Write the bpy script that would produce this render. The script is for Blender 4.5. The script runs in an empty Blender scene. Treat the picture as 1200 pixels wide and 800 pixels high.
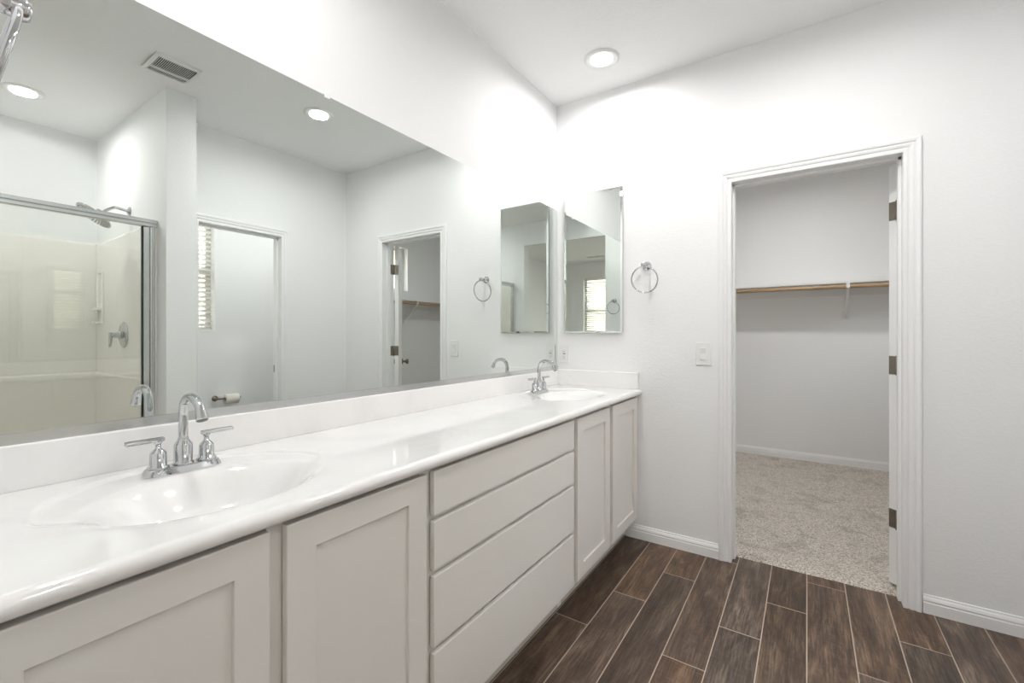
import bpy, bmesh, math, random
from mathutils import Vector, Matrix
random.seed(7)
PI = math.pi
scene = bpy.context.scene
COL = scene.collection

# ------------------------------------------------------------------ camera
cam_d = bpy.data.cameras.new('camera'); cam = bpy.data.objects.new('camera', cam_d); COL.objects.link(cam)
cam.location = (1.395, 0.0, 1.22)
cam.rotation_euler = (math.radians(90), 0, math.radians(33.68))
cam_d.sensor_width = 36; cam_d.lens = 517.6 / 1200 * 36
cam_d.shift_x = -0.9 / 1200; cam_d.shift_y = -7.8 / 1200
cam_d.clip_start = 0.02
scene.camera = cam

# ------------------------------------------------------------------ world, lamps, exposure
world = bpy.data.worlds.new('world'); scene.world = world; world.use_nodes = True
wn = world.node_tree.nodes; wl = world.node_tree.links
bg = wn['Background']
tc = wn.new('ShaderNodeTexCoord'); sp = wn.new('ShaderNodeSeparateXYZ'); cr = wn.new('ShaderNodeValToRGB')
wl.new(tc.outputs['Generated'], sp.inputs[0]); wl.new(sp.outputs['Z'], cr.inputs[0]); wl.new(cr.outputs[0], bg.inputs[0])
cr.color_ramp.elements[0].position = 0.0; cr.color_ramp.elements[0].color = (1.0, 0.985, 0.95, 1)
cr.color_ramp.elements[1].position = 0.8; cr.color_ramp.elements[1].color = (0.93, 0.96, 1.0, 1)
WORLD = 24.0
bg.inputs[1].default_value = WORLD

LAMP = 10.3          # watts of each recessed lamp
def lamp(x, y, power=1.0, z=2.745, r=0.058, col=(1.0, 0.992, 0.985)):
    d = bpy.data.lights.new('recessed_lamp', 'AREA'); d.shape = 'DISK'; d.size = 2 * r
    d.energy = LAMP * power; d.color = col; d.spread = math.radians(172)
    o = bpy.data.objects.new('recessed_lamp', d); COL.objects.link(o); o.location = (x, y, z - 0.0135)
    return o
# (x, y, relative power): recessed ceiling lights; the first three are seen, the last two are added bedroom fill
LIGHTS = [(0.449, 2.305, 0.66), (1.42, 1.795, 1.12), (2.69, 0.60, 0.84), (0.449, 0.50, 0.68), (2.86, 2.05, .72), (1.35, 3.95, 1.25), (-.75, -1.75, 1.8), (1.0, -2.6, 1.5)]
for x, y, p in LIGHTS: lamp(x, y, p)

vs = scene.view_settings
scene.display_settings.display_device = 'sRGB'
vs.view_transform = 'Standard'; vs.look = 'None'; vs.gamma = 1.0; vs.use_curve_mapping = False
vs.exposure = 0.05
cy = scene.cycles
cy.max_bounces = 14; cy.diffuse_bounces = 7; cy.glossy_bounces = 8; cy.transmission_bounces = 6; cy.transparent_max_bounces = 24
cy.use_denoising = True; cy.sample_clamp_indirect = 6.0; cy.caustics_reflective = True; cy.blur_glossy = 0.5

# ------------------------------------------------------------------ materials
def mat(name, col=(.8, .8, .8), rough=.5, metal=0.0, spec=.5, coat=0.0):
    m = bpy.data.materials.new(name); m.use_nodes = True
    b = m.node_tree.nodes['Principled BSDF']
    b.inputs['Base Color'].default_value = (*col, 1); b.inputs['Roughness'].default_value = rough
    b.inputs['Metallic'].default_value = metal; b.inputs['Specular IOR Level'].default_value = spec
    if coat: b.inputs['Coat Weight'].default_value = coat; b.inputs['Coat Roughness'].default_value = 0.04
    return m
class N:
    """tiny node helper"""
    def __init__(s, m): s.t = m.node_tree; s.n = s.t.nodes; s.l = s.t.links; s.b = s.n.get('Principled BSDF')
    def new(s, typ, **k):
        o = s.n.new(typ)
        for a, v in k.items(): setattr(o, a, v)
        return o
    def put(s, sock, v):
        if hasattr(v, 'is_linked') or isinstance(v, bpy.types.NodeSocket): s.l.new(v, sock)
        else: sock.default_value = v
    def math(s, op, a, b=None, c=None, clamp=False):
        o = s.n.new('ShaderNodeMath'); o.operation = op; o.use_clamp = clamp
        for i, v in enumerate((a, b, c)):
            if v is not None: s.put(o.inputs[i], v)
        return o.outputs[0]
    def mix(s, f, a, b, mode='MIX'):
        o = s.n.new('ShaderNodeMix'); o.data_type = 'RGBA'; o.blend_type = mode
        s.put(o.inputs[0], f); s.put(o.inputs[6], a); s.put(o.inputs[7], b)
        return o.outputs[2]
    def noise(s, vec, scale, detail=3, rough=.5, dist=0):
        o = s.n.new('ShaderNodeTexNoise'); s.l.new(vec, o.inputs['Vector']); o.inputs['Scale'].default_value = scale
        o.inputs['Detail'].default_value = detail; o.inputs['Roughness'].default_value = rough; o.inputs['Distortion'].default_value = dist
        return o.outputs['Fac']
    def ramp(s, f, stops):
        o = s.n.new('ShaderNodeValToRGB'); s.l.new(f, o.inputs[0]); e = o.color_ramp.elements
        while len(e) < len(stops): e.new(0.5)
        for i, (p, c) in enumerate(stops):
            e[i].position = p; e[i].color = (*c, 1) if len(c) == 3 else c
        return o.outputs[0]
    def bump(s, h, strength, dist):
        o = s.n.new('ShaderNodeBump'); o.inputs['Strength'].default_value = strength; o.inputs['Distance'].default_value = dist
        s.l.new(h, o.inputs['Height']); s.l.new(o.outputs[0], s.b.inputs['Normal']); return o
    def pos(s):
        return s.n.new('ShaderNodeNewGeometry').outputs['Position']

def wall_paint(name, col, bump=.25):
    m = mat(name, col, .62, spec=.3); q = N(m); p = q.pos()
    h = q.noise(p, 85, 3, .55)
    q.bump(q.ramp(h, [(0.42, (0, 0, 0)), (0.66, (1, 1, 1))]), bump, 0.0012)
    v = q.noise(p, 1.7, 2)
    q.l.new(q.mix(v, (*[c * .985 for c in col], 1), (*col, 1)), q.b.inputs['Base Color'])
    return m
M = {}
M['wall'] = wall_paint('wall_paint', (.865, .868, .87))
M['ceiling'] = wall_paint('ceiling_paint', (.885, .885, .885), .35)
M['trim'] = mat('trim_paint', (.865, .867, .868), .35)
M['door'] = mat('door_paint', (.83, .83, .825), .38)
M['mirror'] = mat('mirror_silver', (.79, .826, .80), 0.0, 1.0)
M['chrome'] = mat('chrome', (.60, .61, .62), .035, 1.0)
M['alu'] = mat('bright_aluminium', (.66, .67, .67), .22, 1.0)
M['nickel'] = mat('satin_nickel', (.27, .24, .20), .32, 1.0)
M['dark'] = mat('recess_shade_black', (.02, .02, .02), .8)  # flat black for the shade inside vent recesses and outlet slots
M['rubber'] = mat('dark_gasket', (.03, .035, .035), .4)
M['plastic'] = mat('white_plastic', (.82, .82, .81), .28)
M['blind'] = mat('blind_slat_white', (.84, .83, .80), .4)
M['paper'] = mat('toilet_paper', (.80, .77, .71), .9)
M['card'] = mat('cardboard_core', (.30, .22, .15), .8)
M['shower'] = mat('shower_surround_gelcoat', (.87, .842, .795), .13, coat=.3)
M['vinyl'] = mat('window_vinyl', (.80, .80, .78), .3)
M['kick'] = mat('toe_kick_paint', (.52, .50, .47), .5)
M['spray'] = mat('shower_nozzle_rubber', (.16, .17, .17), .45)
M['slab'] = mat('subfloor', (.3, .29, .27), .9)
M['outside'] = mat('gravel_ground', (.42, .38, .32), .9)

def translucent(m, amt, col):
    q = N(m); tr = q.new('ShaderNodeBsdfTranslucent'); tr.inputs[0].default_value = (*col, 1)
    mx = q.new('ShaderNodeMixShader'); mx.inputs[0].default_value = amt
    out = q.n['Material Output']
    q.l.new(q.b.outputs[0], mx.inputs[1]); q.l.new(tr.outputs[0], mx.inputs[2]); q.l.new(mx.outputs[0], out.inputs[0])
translucent(M['blind'], .30, (.9, .88, .82))

def glass(name, tint):
    m = bpy.data.materials.new(name); m.use_nodes = True; q = N(m); q.n.remove(q.b)
    t = q.new('ShaderNodeBsdfTransparent'); t.inputs[0].default_value = (*tint, 1)
    g = q.new('ShaderNodeBsdfGlossy'); g.inputs['Roughness'].default_value = 0.0
    fr = q.new('ShaderNodeFresnel'); fr.inputs[0].default_value = 1.52
    geo = q.new('ShaderNodeNewGeometry')
    front = q.math('SUBTRACT', 1.0, geo.outputs['Backfacing'])
    f = q.math('MULTIPLY', q.math('MULTIPLY', fr.outputs[0], 2.9), front, clamp=True)
    mx = q.new('ShaderNodeMixShader'); q.l.new(f, mx.inputs[0]); q.l.new(t.outputs[0], mx.inputs[1]); q.l.new(g.outputs[0], mx.inputs[2])
    q.l.new(mx.outputs[0], q.n['Material Output'].inputs[0])
    return m
M['shower_glass'] = glass('shower_glass', (.975, .985, .975))
M['window_glass'] = glass('window_glass', (.97, .985, .98))

# cultured marble of the worktop
m = mat('cultured_marble', (.86, .85, .84), .09, coat=.6); q = N(m); p = q.pos()
n1 = q.noise(p, 3.2, 5, .6, 1.3)
q.l.new(q.ramp(n1, [(.30, (.82, .81, .80)), (.5, (.87, .86, .85)), (.72, (.885, .875, .865))]), q.b.inputs['Base Color'])
M['marble'] = m

# painted cabinets, warm light grey
m = mat('cabinet_paint', (.60, .58, .55), .36); q = N(m); p = q.pos()
n1 = q.noise(p, 2.0, 3)
q.l.new(q.mix(n1, (.775, .750, .720, 1), (.805, .780, .750, 1)), q.b.inputs['Base Color'])
q.bump(q.noise(p, 220, 2), .06, .0004)
M['cabinet'] = m

# lit lens of the recessed lights
m = bpy.data.materials.new('lamp_lens'); m.use_nodes = True; q = N(m)
q.b.inputs['Base Color'].default_value = (.9, .9, .9, 1); q.b.inputs['Emission Color'].default_value = (1, .99, .97, 1); q.b.inputs['Emission Strength'].default_value = 6
M['lens'] = m

# wood for closet rod
m = mat('rod_wood', (.50, .34, .19), .45); q = N(m); p = q.pos()
mp = q.new('ShaderNodeMapping'); q.l.new(p, mp.inputs[0]); mp.inputs['Scale'].default_value = (3, 3, 90)
q.l.new(q.ramp(q.noise(mp.outputs[0], 2.0, 4), [(.3, (.36, .235, .125)), (.7, (.56, .39, .23))]), q.b.inputs['Base Color'])
M['rod'] = m
M['shelf'] = mat('shelf_paint', (.80, .80, .78), .5)

# wood look plank tile, grout lines run along y
def plank_tile():
    m = mat('wood_look_tile', (.2, .14, .1), .38); q = N(m); p = q.pos()
    s = q.new('ShaderNodeSeparateXYZ'); q.l.new(p, s.inputs[0]); X, Y = s.outputs[0], s.outputs[1]
    W_, L_ = 0.1535, 0.90
    u = q.math('DIVIDE', q.math('SUBTRACT', X, 0.6265), W_)
    k = q.math('FLOOR', u); fu = q.math('SUBTRACT', u, k)
    k3 = q.math('SUBTRACT', k, q.math('MULTIPLY', 3.0, q.math('FLOOR', q.math('DIVIDE', k, 3.0))))
    v = q.math('DIVIDE', q.math('SUBTRACT', q.math('SUBTRACT', Y, 2.02), q.math('MULTIPLY', k3, .30)), L_)
    j = q.math('FLOOR', v); fv = q.math('SUBTRACT', v, j)
    du = q.math('MULTIPLY', q.math('MINIMUM', fu, q.math('SUBTRACT', 1.0, fu)), W_)
    dv = q.math('MULTIPLY', q.math('MINIMUM', fv, q.math('SUBTRACT', 1.0, fv)), L_)
    d = q.math('MINIMUM', du, dv)
    gr = q.math('LESS_THAN', d, 0.0020)
    cid = q.new('ShaderNodeCombineXYZ'); q.l.new(k, cid.inputs[0]); q.l.new(j, cid.inputs[1])
    wnz = q.new('ShaderNodeTexWhiteNoise', noise_dimensions='3D'); q.l.new(cid.outputs[0], wnz.inputs['Vector'])
    R = q.new('ShaderNodeSeparateColor'); q.l.new(wnz.outputs['Color'], R.inputs[0])
    # grain coordinates, shifted per plank so that no two planks share a figure
    gx = q.math('ADD', X, q.math('MULTIPLY', R.outputs[0], 7.3)); gy = q.math('ADD', Y, q.math('MULTIPLY', R.outputs[1], 11.7))
    cg = q.new('ShaderNodeCombineXYZ'); q.l.new(q.math('MULTIPLY', gx, 26.0), cg.inputs[0]); q.l.new(q.math('MULTIPLY', gy, 2.3), cg.inputs[1])
    fine = q.noise(cg.outputs[0], 2.6, 7, .72, .8)
    cb = q.new('ShaderNodeCombineXYZ'); q.l.new(q.math('MULTIPLY', gx, 9.0), cb.inputs[0]); q.l.new(q.math('MULTIPLY', gy, 1.5), cb.inputs[1])
    broad = q.noise(cb.outputs[0], 1.15, 5, .62, 1.6)
    wv = q.new('ShaderNodeTexWave'); wv.wave_type = 'BANDS'; wv.bands_direction = 'X'
    q.l.new(cb.outputs[0], wv.inputs['Vector']); wv.inputs['Scale'].default_value = 3.0; wv.inputs['Distortion'].default_value = 9; wv.inputs['Detail'].default_value = 3; wv.inputs['Detail Scale'].default_value = .8
    cx = q.new('ShaderNodeCombineXYZ'); q.l.new(q.math('MULTIPLY', gx, 14.0), cx.inputs[0]); q.l.new(q.math('MULTIPLY', gy, 90.0), cx.inputs[1])
    saw = q.noise(cx.outputs[0], 1.2, 3, .6)
    c1 = q.ramp(broad, [(.28, (.026, .015, .010)), (.40, (.078, .045, .029)), (.53, (.165, .103, .070)), (.68, (.34, .250, .185))])
    c2 = q.mix(q.math('MULTIPLY', q.ramp(fine, [(.38, (1, 1, 1)), (.52, (0, 0, 0))]), .80), c1, (.040, .027, .020, 1))
    c3 = q.mix(q.math('MULTIPLY', q.ramp(fine, [(.55, (0, 0, 0)), (.78, (1, 1, 1))]), .45), c2, (.25, .195, .15, 1))
    c4 = q.mix(q.math('MULTIPLY', wv.outputs['Fac'], .45), c3, (.075, .05, .036, 1))
    c4 = q.mix(q.math('MULTIPLY', q.ramp(saw, [(.5, (0, 0, 0)), (.75, (1, 1, 1))]), .16), c4, (.34, .29, .24, 1))
    # per plank tone: some greyer, some redder
    hs = q.new('ShaderNodeHueSaturation'); q.l.new(c4, hs.inputs['Color'])
    q.l.new(q.math('ADD', .88, q.math('MULTIPLY', R.outputs[2], .50)), hs.inputs['Saturation'])
    q.l.new(q.math('ADD', .52, q.math('MULTIPLY', R.outputs[0], .52)), hs.inputs['Value'])
    cs = q.new('ShaderNodeCombineXYZ'); q.l.new(q.math('MULTIPLY', gx, 60.0), cs.inputs[0]); q.l.new(q.math('MULTIPLY', gy, 3.0), cs.inputs[1])
    streak = q.noise(cs.outputs[0], 2.2, 5, .75, .4)
    c5 = q.mix(q.math('MULTIPLY', q.ramp(streak, [(.52, (0, 0, 0)), (.66, (1, 1, 1))]), .42), c4, (.30, .235, .185, 1))
    c5 = q.mix(q.math('MULTIPLY', q.ramp(streak, [(.34, (1, 1, 1)), (.46, (0, 0, 0))]), .50), c5, (.030, .019, .013, 1))
    q.l.new(c5, hs.inputs['Color'])
    cc = q.mix(gr, hs.outputs[0], (.44, .365, .29, 1))
    q.l.new(cc, q.b.inputs['Base Color'])
    q.l.new(q.math('ADD', .34, q.math('MULTIPLY', gr, .5)), q.b.inputs['Roughness'])
    hgt = q.math('SUBTRACT', q.math('MULTIPLY', fine, .35), q.math('MULTIPLY', q.math('LESS_THAN', d, .0022), 1.0))
    q.bump(hgt, .35, .0012)
    return m
M['tile'] = plank_tile()

def carpet_mat():
    m = mat('cut_pile_carpet', (.38, .34, .29), .95, spec=.05); q = N(m); p = q.pos()
    vor = q.new('ShaderNodeTexVoronoi'); q.l.new(p, vor.inputs['Vector']); vor.inputs['Scale'].default_value = 170
    f = q.noise(p, 150, 3, .75)
    t = q.ramp(f, [(.34, (.15, .125, .10)), (.45, (.50, .44, .37)), (.54, (.76, .69, .61)), (.66, (.92, .87, .80))])
    big = q.noise(p, 5.5, 4, .6, .6)
    c = q.mix(q.math('MULTIPLY', q.ramp(big, [(.52, (0, 0, 0)), (.66, (1, 1, 1))]), .34), t, (.16, .14, .115, 1))
    q.l.new(c, q.b.inputs['Base Color'])
    q.b.inputs['Sheen Weight'].default_value = .25
    q.bump(q.math('ADD', f, q.math('MULTIPLY', vor.outputs['Distance'], .8)), 1.0, .006)
    return m
M['carpet'] = carpet_mat()

# ------------------------------------------------------------------ mesh helpers
def bm_new(): return bmesh.new()
def box(bm, x0, x1, y0, y1, z0, z1, bev=0.0, seg=2):
    vs_ = [bm.verts.new((x, y, z)) for x in (x0, x1) for y in (y0, y1) for z in (z0, z1)]
    F = [(0, 1, 3, 2), (4, 6, 7, 5), (0, 4, 5, 1), (2, 3, 7, 6), (0, 2, 6, 4), (1, 5, 7, 3)]
    fs = [bm.faces.new([vs_[i] for i in f]) for f in F]
    if bev > 0:
        es = list({e for f in fs for e in f.edges})
        bmesh.ops.bevel(bm, geom=es, offset=bev, segments=seg, affect='EDGES', profile=.5)
def frame_of(d):
    d = d.normalized(); a = Vector((0, 0, 1)) if abs(d.z) < .9 else Vector((1, 0, 0))
    s = a.cross(d).normalized(); return s, d.cross(s)
def rings(bm, rows, closed_ends=True, smooth=True):
    prev = None; fs = []
    for row in rows:
        cur = [bm.verts.new(p) for p in row]
        if prev:
            n = len(cur)
            for i in range(n):
                f = bm.faces.new((prev[i], prev[(i + 1) % n], cur[(i + 1) % n], cur[i])); f.smooth = smooth; fs.append(f)
        elif closed_ends: bm.faces.new(list(reversed(cur)))
        prev = cur
    if closed_ends: bm.faces.new(prev)
def lathe(bm, origin, axis, prof, n=28):
    """prof = [(distance along axis, radius)]"""
    o = Vector(origin); d = Vector(axis).normalized(); s, t = frame_of(d)
    rows = []
    for h_, r in prof:
        r = max(r, 1e-4)
        rows.append([o + d * h_ + (s * math.cos(2 * PI * i / n) + t * math.sin(2 * PI * i / n)) * r for i in range(n)])
    rings(bm, rows)
def cyl(bm, p0, p1, r0, r1=None, n=20):
    p0, p1 = Vector(p0), Vector(p1); lathe(bm, p0, p1 - p0, [(0, r0), ((p1 - p0).length, r1 if r1 is not None else r0)], n)
def tube(bm, pts, r, n=16, closed=False):
    pts = [Vector(p) for p in pts]; N_ = len(pts); rr = r if isinstance(r, (list, tuple)) else [r] * N_
    rows = []; s = None
    for i, p in enumerate(pts):
        if closed: d = pts[(i + 1) % N_] - pts[i - 1]
        else: d = pts[min(i + 1, N_ - 1)] - pts[max(i - 1, 0)]
        d.normalize()
        if s is None: s, _ = frame_of(d)
        s = (s - d * s.dot(d)).normalized(); t = d.cross(s)
        rows.append([p + (s * math.cos(2 * PI * k / n) + t * math.sin(2 * PI * k / n)) * rr[i] for k in range(n)])
    if not closed: rings(bm, rows); return
    vv = [[bm.verts.new(p) for p in row] for row in rows]
    for i in range(N_):
        a, b = vv[i], vv[(i + 1) % N_]
        for k in range(n):
            f = bm.faces.new((a[k], a[(k + 1) % n], b[(k + 1) % n], b[k])); f.smooth = True
def spline(ctrl, n=10):
    P = [Vector(p) for p in ctrl]; P = [2 * P[0] - P[1]] + P + [2 * P[-1] - P[-2]]; out = []
    for i in range(1, len(P) - 2):
        for j in range(n):
            t = j / n; a, b, c, d = P[i - 1], P[i], P[i + 1], P[i + 2]
            out.append(.5 * ((2 * b) + (c - a) * t + (2 * a - 5 * b + 4 * c - d) * t * t + (3 * b - a - 3 * c + d) * t ** 3))
    out.append(P[-2]); return out
def prism(bm, poly, fn, a, b, smooth=False):
    """poly of (p, q) swept from a to b; fn(p, q, s) -> xyz"""
    A = [bm.verts.new(fn(p_, q_, a)) for p_, q_ in poly]; B = [bm.verts.new(fn(p_, q_, b)) for p_, q_ in poly]
    n = len(poly)
    for i in range(n):
        f = bm.faces.new((A[i], A[(i + 1) % n], B[(i + 1) % n], B[i])); f.smooth = smooth
    bm.faces.new(list(reversed(A))); bm.faces.new(B)

def wloc(o):
    v = Vector((0, 0, 0))
    while o: v += o.location; o = o.parent
    return v
def obj(name, bm, m, parent=None, base=None, smooth_angle=None):
    """links one mesh; bm is in world coordinates (or in the coordinates of an unplaced thing)"""
    bmesh.ops.recalc_face_normals(bm, faces=bm.faces)
    if base is None:
        if parent: base = wloc(parent)
        else:
            xs = [v.co for v in bm.verts]
            mn = Vector([min(c[i] for c in xs) for i in range(3)]); mx = Vector([max(c[i] for c in xs) for i in range(3)])
            base = Vector(((mn.x + mx.x) / 2, (mn.y + mx.y) / 2, mn.z))
    base = Vector(base)
    bmesh.ops.translate(bm, verts=bm.verts, vec=-base)
    me = bpy.data.meshes.new(name); bm.to_mesh(me); bm.free(); me.materials.append(m)
    o = bpy.data.objects.new(name, me); COL.objects.link(o)
    if parent: o.parent = parent; o.location = base - wloc(parent)
    else: o.location = base
    return o
def tag(o, label=None, cat=None, group=None, kind=None):
    if label: o['label'] = label
    if cat: o['category'] = cat
    if group: o['group'] = group
    if kind: o['kind'] = kind
    return o
def thing(name, loc, label, cat, group=None, kind=None):
    o = bpy.data.objects.new(name, None); COL.objects.link(o); o.location = loc; o.empty_display_size = .05
    return tag(o, label, cat, group, kind)
def struct(name, bm, m, parent=None, label=None, cat=None):
    o = obj(name, bm, m, parent)
    if not parent: o['kind'] = 'structure'
    if label: o['label'] = label; o['category'] = cat
    return o
def dup(root, loc, rotz=0.0, label=None):
    r = root.copy(); COL.objects.link(r); r.location = loc; r.rotation_euler = (0, 0, rotz)
    if label: r['label'] = label
    for ch in list(root.children):
        c = ch.copy(); COL.objects.link(c); c.parent = r
        for g in ch.children:
            d = g.copy(); COL.objects.link(d); d.parent = c
    return r

# ------------------------------------------------------------------ dimensions of the place
H = 2.745
E_ = 2.627           # face of the end wall
E2 = 2.742           # its closet side
WR = 2.274           # face of the right wall (toilet room door)
XO = 3.26            # inner face of the outer wall
YB = 0.05            # bathroom side of the wall the camera stands in
YB2 = -0.07
BEDY = -3.40
CY = 5.08            # closet back wall
DX0, DX1, DZ = 1.058, 1.753, 2.036     # closet door clear opening
WY0, WY1, WZ = 1.395, 1.995, 2.036     # toilet room door clear opening

# ------------------------------------------------------------------ structure
def wall_with_holes(name, axis, a0, a1, u0, u1, holes, m=None, z1=H, label=None):
    """axis 'x': wall of thickness a0..a1 in x running u0..u1 in y; holes = [(u0,u1,z0,z1)]"""
    bm = bm_new()
    us = sorted({u0, u1, *[h[0] for h in holes], *[h[1] for h in holes]}); zs = sorted({0.0, z1, *[h[2] for h in holes], *[h[3] for h in holes]})
    def solid(u, z): return not any(h[0] < u < h[1] and h[2] < z < h[3] for h in holes)
    cache = {}
    def V(a, u, z):
        key = (a, u, z)
        if key not in cache: cache[key] = bm.verts.new((a, u, z) if axis == 'x' else (u, a, z))
        return cache[key]
    nu, nz = len(us) - 1, len(zs) - 1
    S = [[solid((us[i] + us[i + 1]) / 2, (zs[j] + zs[j + 1]) / 2) for j in range(nz)] for i in range(nu)]
    g = lambda i, j: 0 <= i < nu and 0 <= j < nz and S[i][j]
    for i in range(nu):
        for j in range(nz):
            if not S[i][j]: continue
            A, B, C, D = us[i], us[i + 1], zs[j], zs[j + 1]
            for a in (a0, a1): bm.faces.new((V(a, A, C), V(a, B, C), V(a, B, D), V(a, A, D)))
            if not g(i - 1, j): bm.faces.new((V(a0, A, C), V(a1, A, C), V(a1, A, D), V(a0, A, D)))
            if not g(i + 1, j): bm.faces.new((V(a0, B, C), V(a1, B, C), V(a1, B, D), V(a0, B, D)))
            if not g(i, j - 1): bm.faces.new((V(a0, A, C), V(a1, A, C), V(a1, B, C), V(a0, B, C)))
            if not g(i, j + 1): bm.faces.new((V(a0, A, D), V(a1, A, D), V(a1, B, D), V(a0, B, D)))
    return struct(name, bm, m or M['wall'])

bm = bm_new(); box(bm, -1.7, 3.42, -3.56, 5.22, -.12, -.004); struct('floor_slab', bm, M['slab'])
bm = bm_new(); box(bm, 0, WR, YB2, 2.712, -.004, 0.0); box(bm, WR, XO, 1.24, E_, -.004, 0.0); struct('floor', bm, M['tile'])
bm = bm_new(); box(bm, -1.7, 3.42, -3.56, 5.22, H, H + .12); struct('ceiling', bm, M['ceiling'])
# carpet of the closet: gently uneven pile surface with a rolled front edge
def carpet(name, x0, x1, y0, y1, front=None):
    bm = bm_new(); nx, ny = int((x1 - x0) / .02), int((y1 - y0) / .02); rows = []
    for j in range(ny + 1):
        y = y0 + (y1 - y0) * j / ny; row = []
        for i in range(nx + 1):
            x = x0 + (x1 - x0) * i / nx
            z = .016 + .0012 * math.sin(x * 31 + math.sin(y * 17) * 2) * math.sin(y * 27 + x * 5)
            if front is not None and j == 0: z = .0
            row.append(bm.verts.new((x, y + (random.uniform(-.002, .002) if j == 0 else 0), z)))
        rows.append(row)
    for j in range(ny):
        for i in range(nx):
            f = bm.faces.new((rows[j][i], rows[j][i + 1], rows[j + 1][i + 1], rows[j + 1][i])); f.smooth = True
    return struct(name, bm, M['carpet'])
carpet('floor_closet', 0.0, XO, E2, CY)
carpet('floor_doorway', DX0 - .004, DX1 + .004, 2.706, E2, front=1)
carpet('floor_bedroom', -1.58, XO, BEDY, YB2)

wall_with_holes('wall_left', 'x', -.12, 0.0, YB2, 5.20, [])
wall_with_holes('wall_end', 'y', E_, E2, 0.0, XO, [(DX0 - .018, DX1 + .018, 0.0, DZ + .018)])
wall_with_holes('wall_right', 'x', WR, WR + .115, 1.24, E_, [(WY0 - .018, WY1 + .018, 0.0, WZ + .018)])
wall_with_holes('wall_shower_side', 'y', 1.078, 1.24, 1.895, XO, [])
WIN_WC = (1.36, 1.905, 1.25, 2.36); WIN_CL = (3.72, 4.32, 1.82, 2.42); WIN_BED = (1.50, 2.56, .90, 2.42)
wall_with_holes('wall_outer', 'x', XO, XO + .16, BEDY - .16, 5.20, [WIN_WC, WIN_CL])
wall_with_holes('wall_near', 'y', YB2, YB, 0.0, XO, [(.684, 1.867, 0.0, 2.45)])
wall_with_holes('wall_bedroom_back', 'y', BEDY - .16, BEDY, -1.7, XO, [WIN_BED])
wall_with_holes('wall_bedroom_left', 'x', -1.7, -1.58, BEDY, YB2, [])
wall_with_holes('wall_bedroom_front', 'y', YB2 - .0, YB2 + .12, -1.7, -.12, [])
wall_with_holes('wall_closet_back', 'y', CY, CY + .12, 0.0, XO, [])
bm = bm_new(); box(bm, -12, 16, -16, 16, -.6, -.5); struct('ground', bm, M['outside'])
M['stucco'] = mat('added_wall_stucco', (.30, .25, .20), .9)  # for walls added outside two windows so the slat gaps turn darker
bm = bm_new(); box(bm, 6.4, 6.9, -6, 9, -.5, 3.1); box(bm, 6.1, 7.2, -6.3, 9.3, 3.1, 3.25, .02, 1)
tag(obj('added_house_wall', bm, M['stucco']), 'tan stucco house wall added outside the toilet room window to darken the slat gaps', 'house')
bm = bm_new(); box(bm, -6, 6.0, -7.5, -7.3, -.5, 3.3); box(bm, -6.1, 6.1, -7.8, -7.0, 3.3, 3.45, .02, 1)
tag(obj('added_house_wall', bm, M['stucco']), 'tan stucco house wall added behind the bedroom blind to darken its slat gaps', 'house')

# --- baseboards: stepped profile (t = out from the wall, z)
BP = [(0, 0), (.013, 0), (.013, .046), (.0105, .049), (.0105, .054), (.0125, .057), (.0095, .066), (.006, .072), (.0045, .079), (0, .080)]
def baseboard(name, p0, p1, nrm, z=0.0):
    p0, p1, nrm = Vector((*p0, z)), Vector((*p1, z)), Vector((*nrm, 0)); d = p1 - p0
    bm = bm_new(); prism(bm, BP, lambda t, zz, s: p0 + d * s + nrm * t + Vector((0, 0, zz)), 0, 1); return struct(name, bm, M['trim'])
CW = .062            # casing width
baseboard('baseboard_end', (.475, E_), (DX0 - CW - .001, E_), (0, -1))
baseboard('baseboard_end', (DX1 + CW + .004, E_), (WR, E_), (0, -1))
baseboard('baseboard_right', (WR, E_), (WR, WY1 + CW + .002), (-1, 0))
baseboard('baseboard_right', (WR, WY0 - CW - .002), (WR, 1.24), (-1, 0))
baseboard('baseboard_closet', (0, CY), (XO, CY), (0, -1), .012)
baseboard('baseboard_closet', (XO, CY), (XO, E2), (-1, 0), .012)
baseboard('baseboard_closet', (0, E2), (0, CY), (1, 0), .012)
baseboard('baseboard_closet', (0, E2), (DX0 - CW - .002, E2), (0, 1), .012)
baseboard('baseboard_toilet', (XO, 1.24), (XO, E_), (-1, 0))
baseboard('baseboard_bedroom', (-1.58, BEDY), (XO, BEDY), (0, 1), .012)
baseboard('baseboard_bedroom', (XO, BEDY), (XO, YB2), (-1, 0), .012)

# --- door casings: profile (w = away from opening, t = out of the wall), mitred round the opening
CP = [(0, 0), (0, .010), (.003, .0125), (.014, .0125), (.017, .0095), (.021, .0095), (.024, .0135), (.034, .0155), (.037, .0125), (.041, .0125), (.044, .017), (.054, .0185), (.060, .0175), (.062, .014), (.062, 0)]
def casing(name, u0, u1, z1, place, z0=0.0):
    bm = bm_new(); path = [(u0, z0, -1, 0), (u0, z1, -1, 1), (u1, z1, 1, 1), (u1, z0, 1, 0)]; rows = []
    for (u, z, su, sz) in path: rows.append([place(u + su * w, z + sz * w, t) for w, t in CP])
    rings(bm, rows, smooth=False); return struct(name, bm, M['trim'])
casing('trim_1', DX0, DX1, DZ, lambda u, z, t: (u, E_ - t, z))
casing('trim_2', DX0, DX1, DZ, lambda u, z, t: (u, E2 + t, z), .012)
casing('trim_3', WY0, WY1, WZ, lambda u, z, t: (WR - t, u, z))
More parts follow.
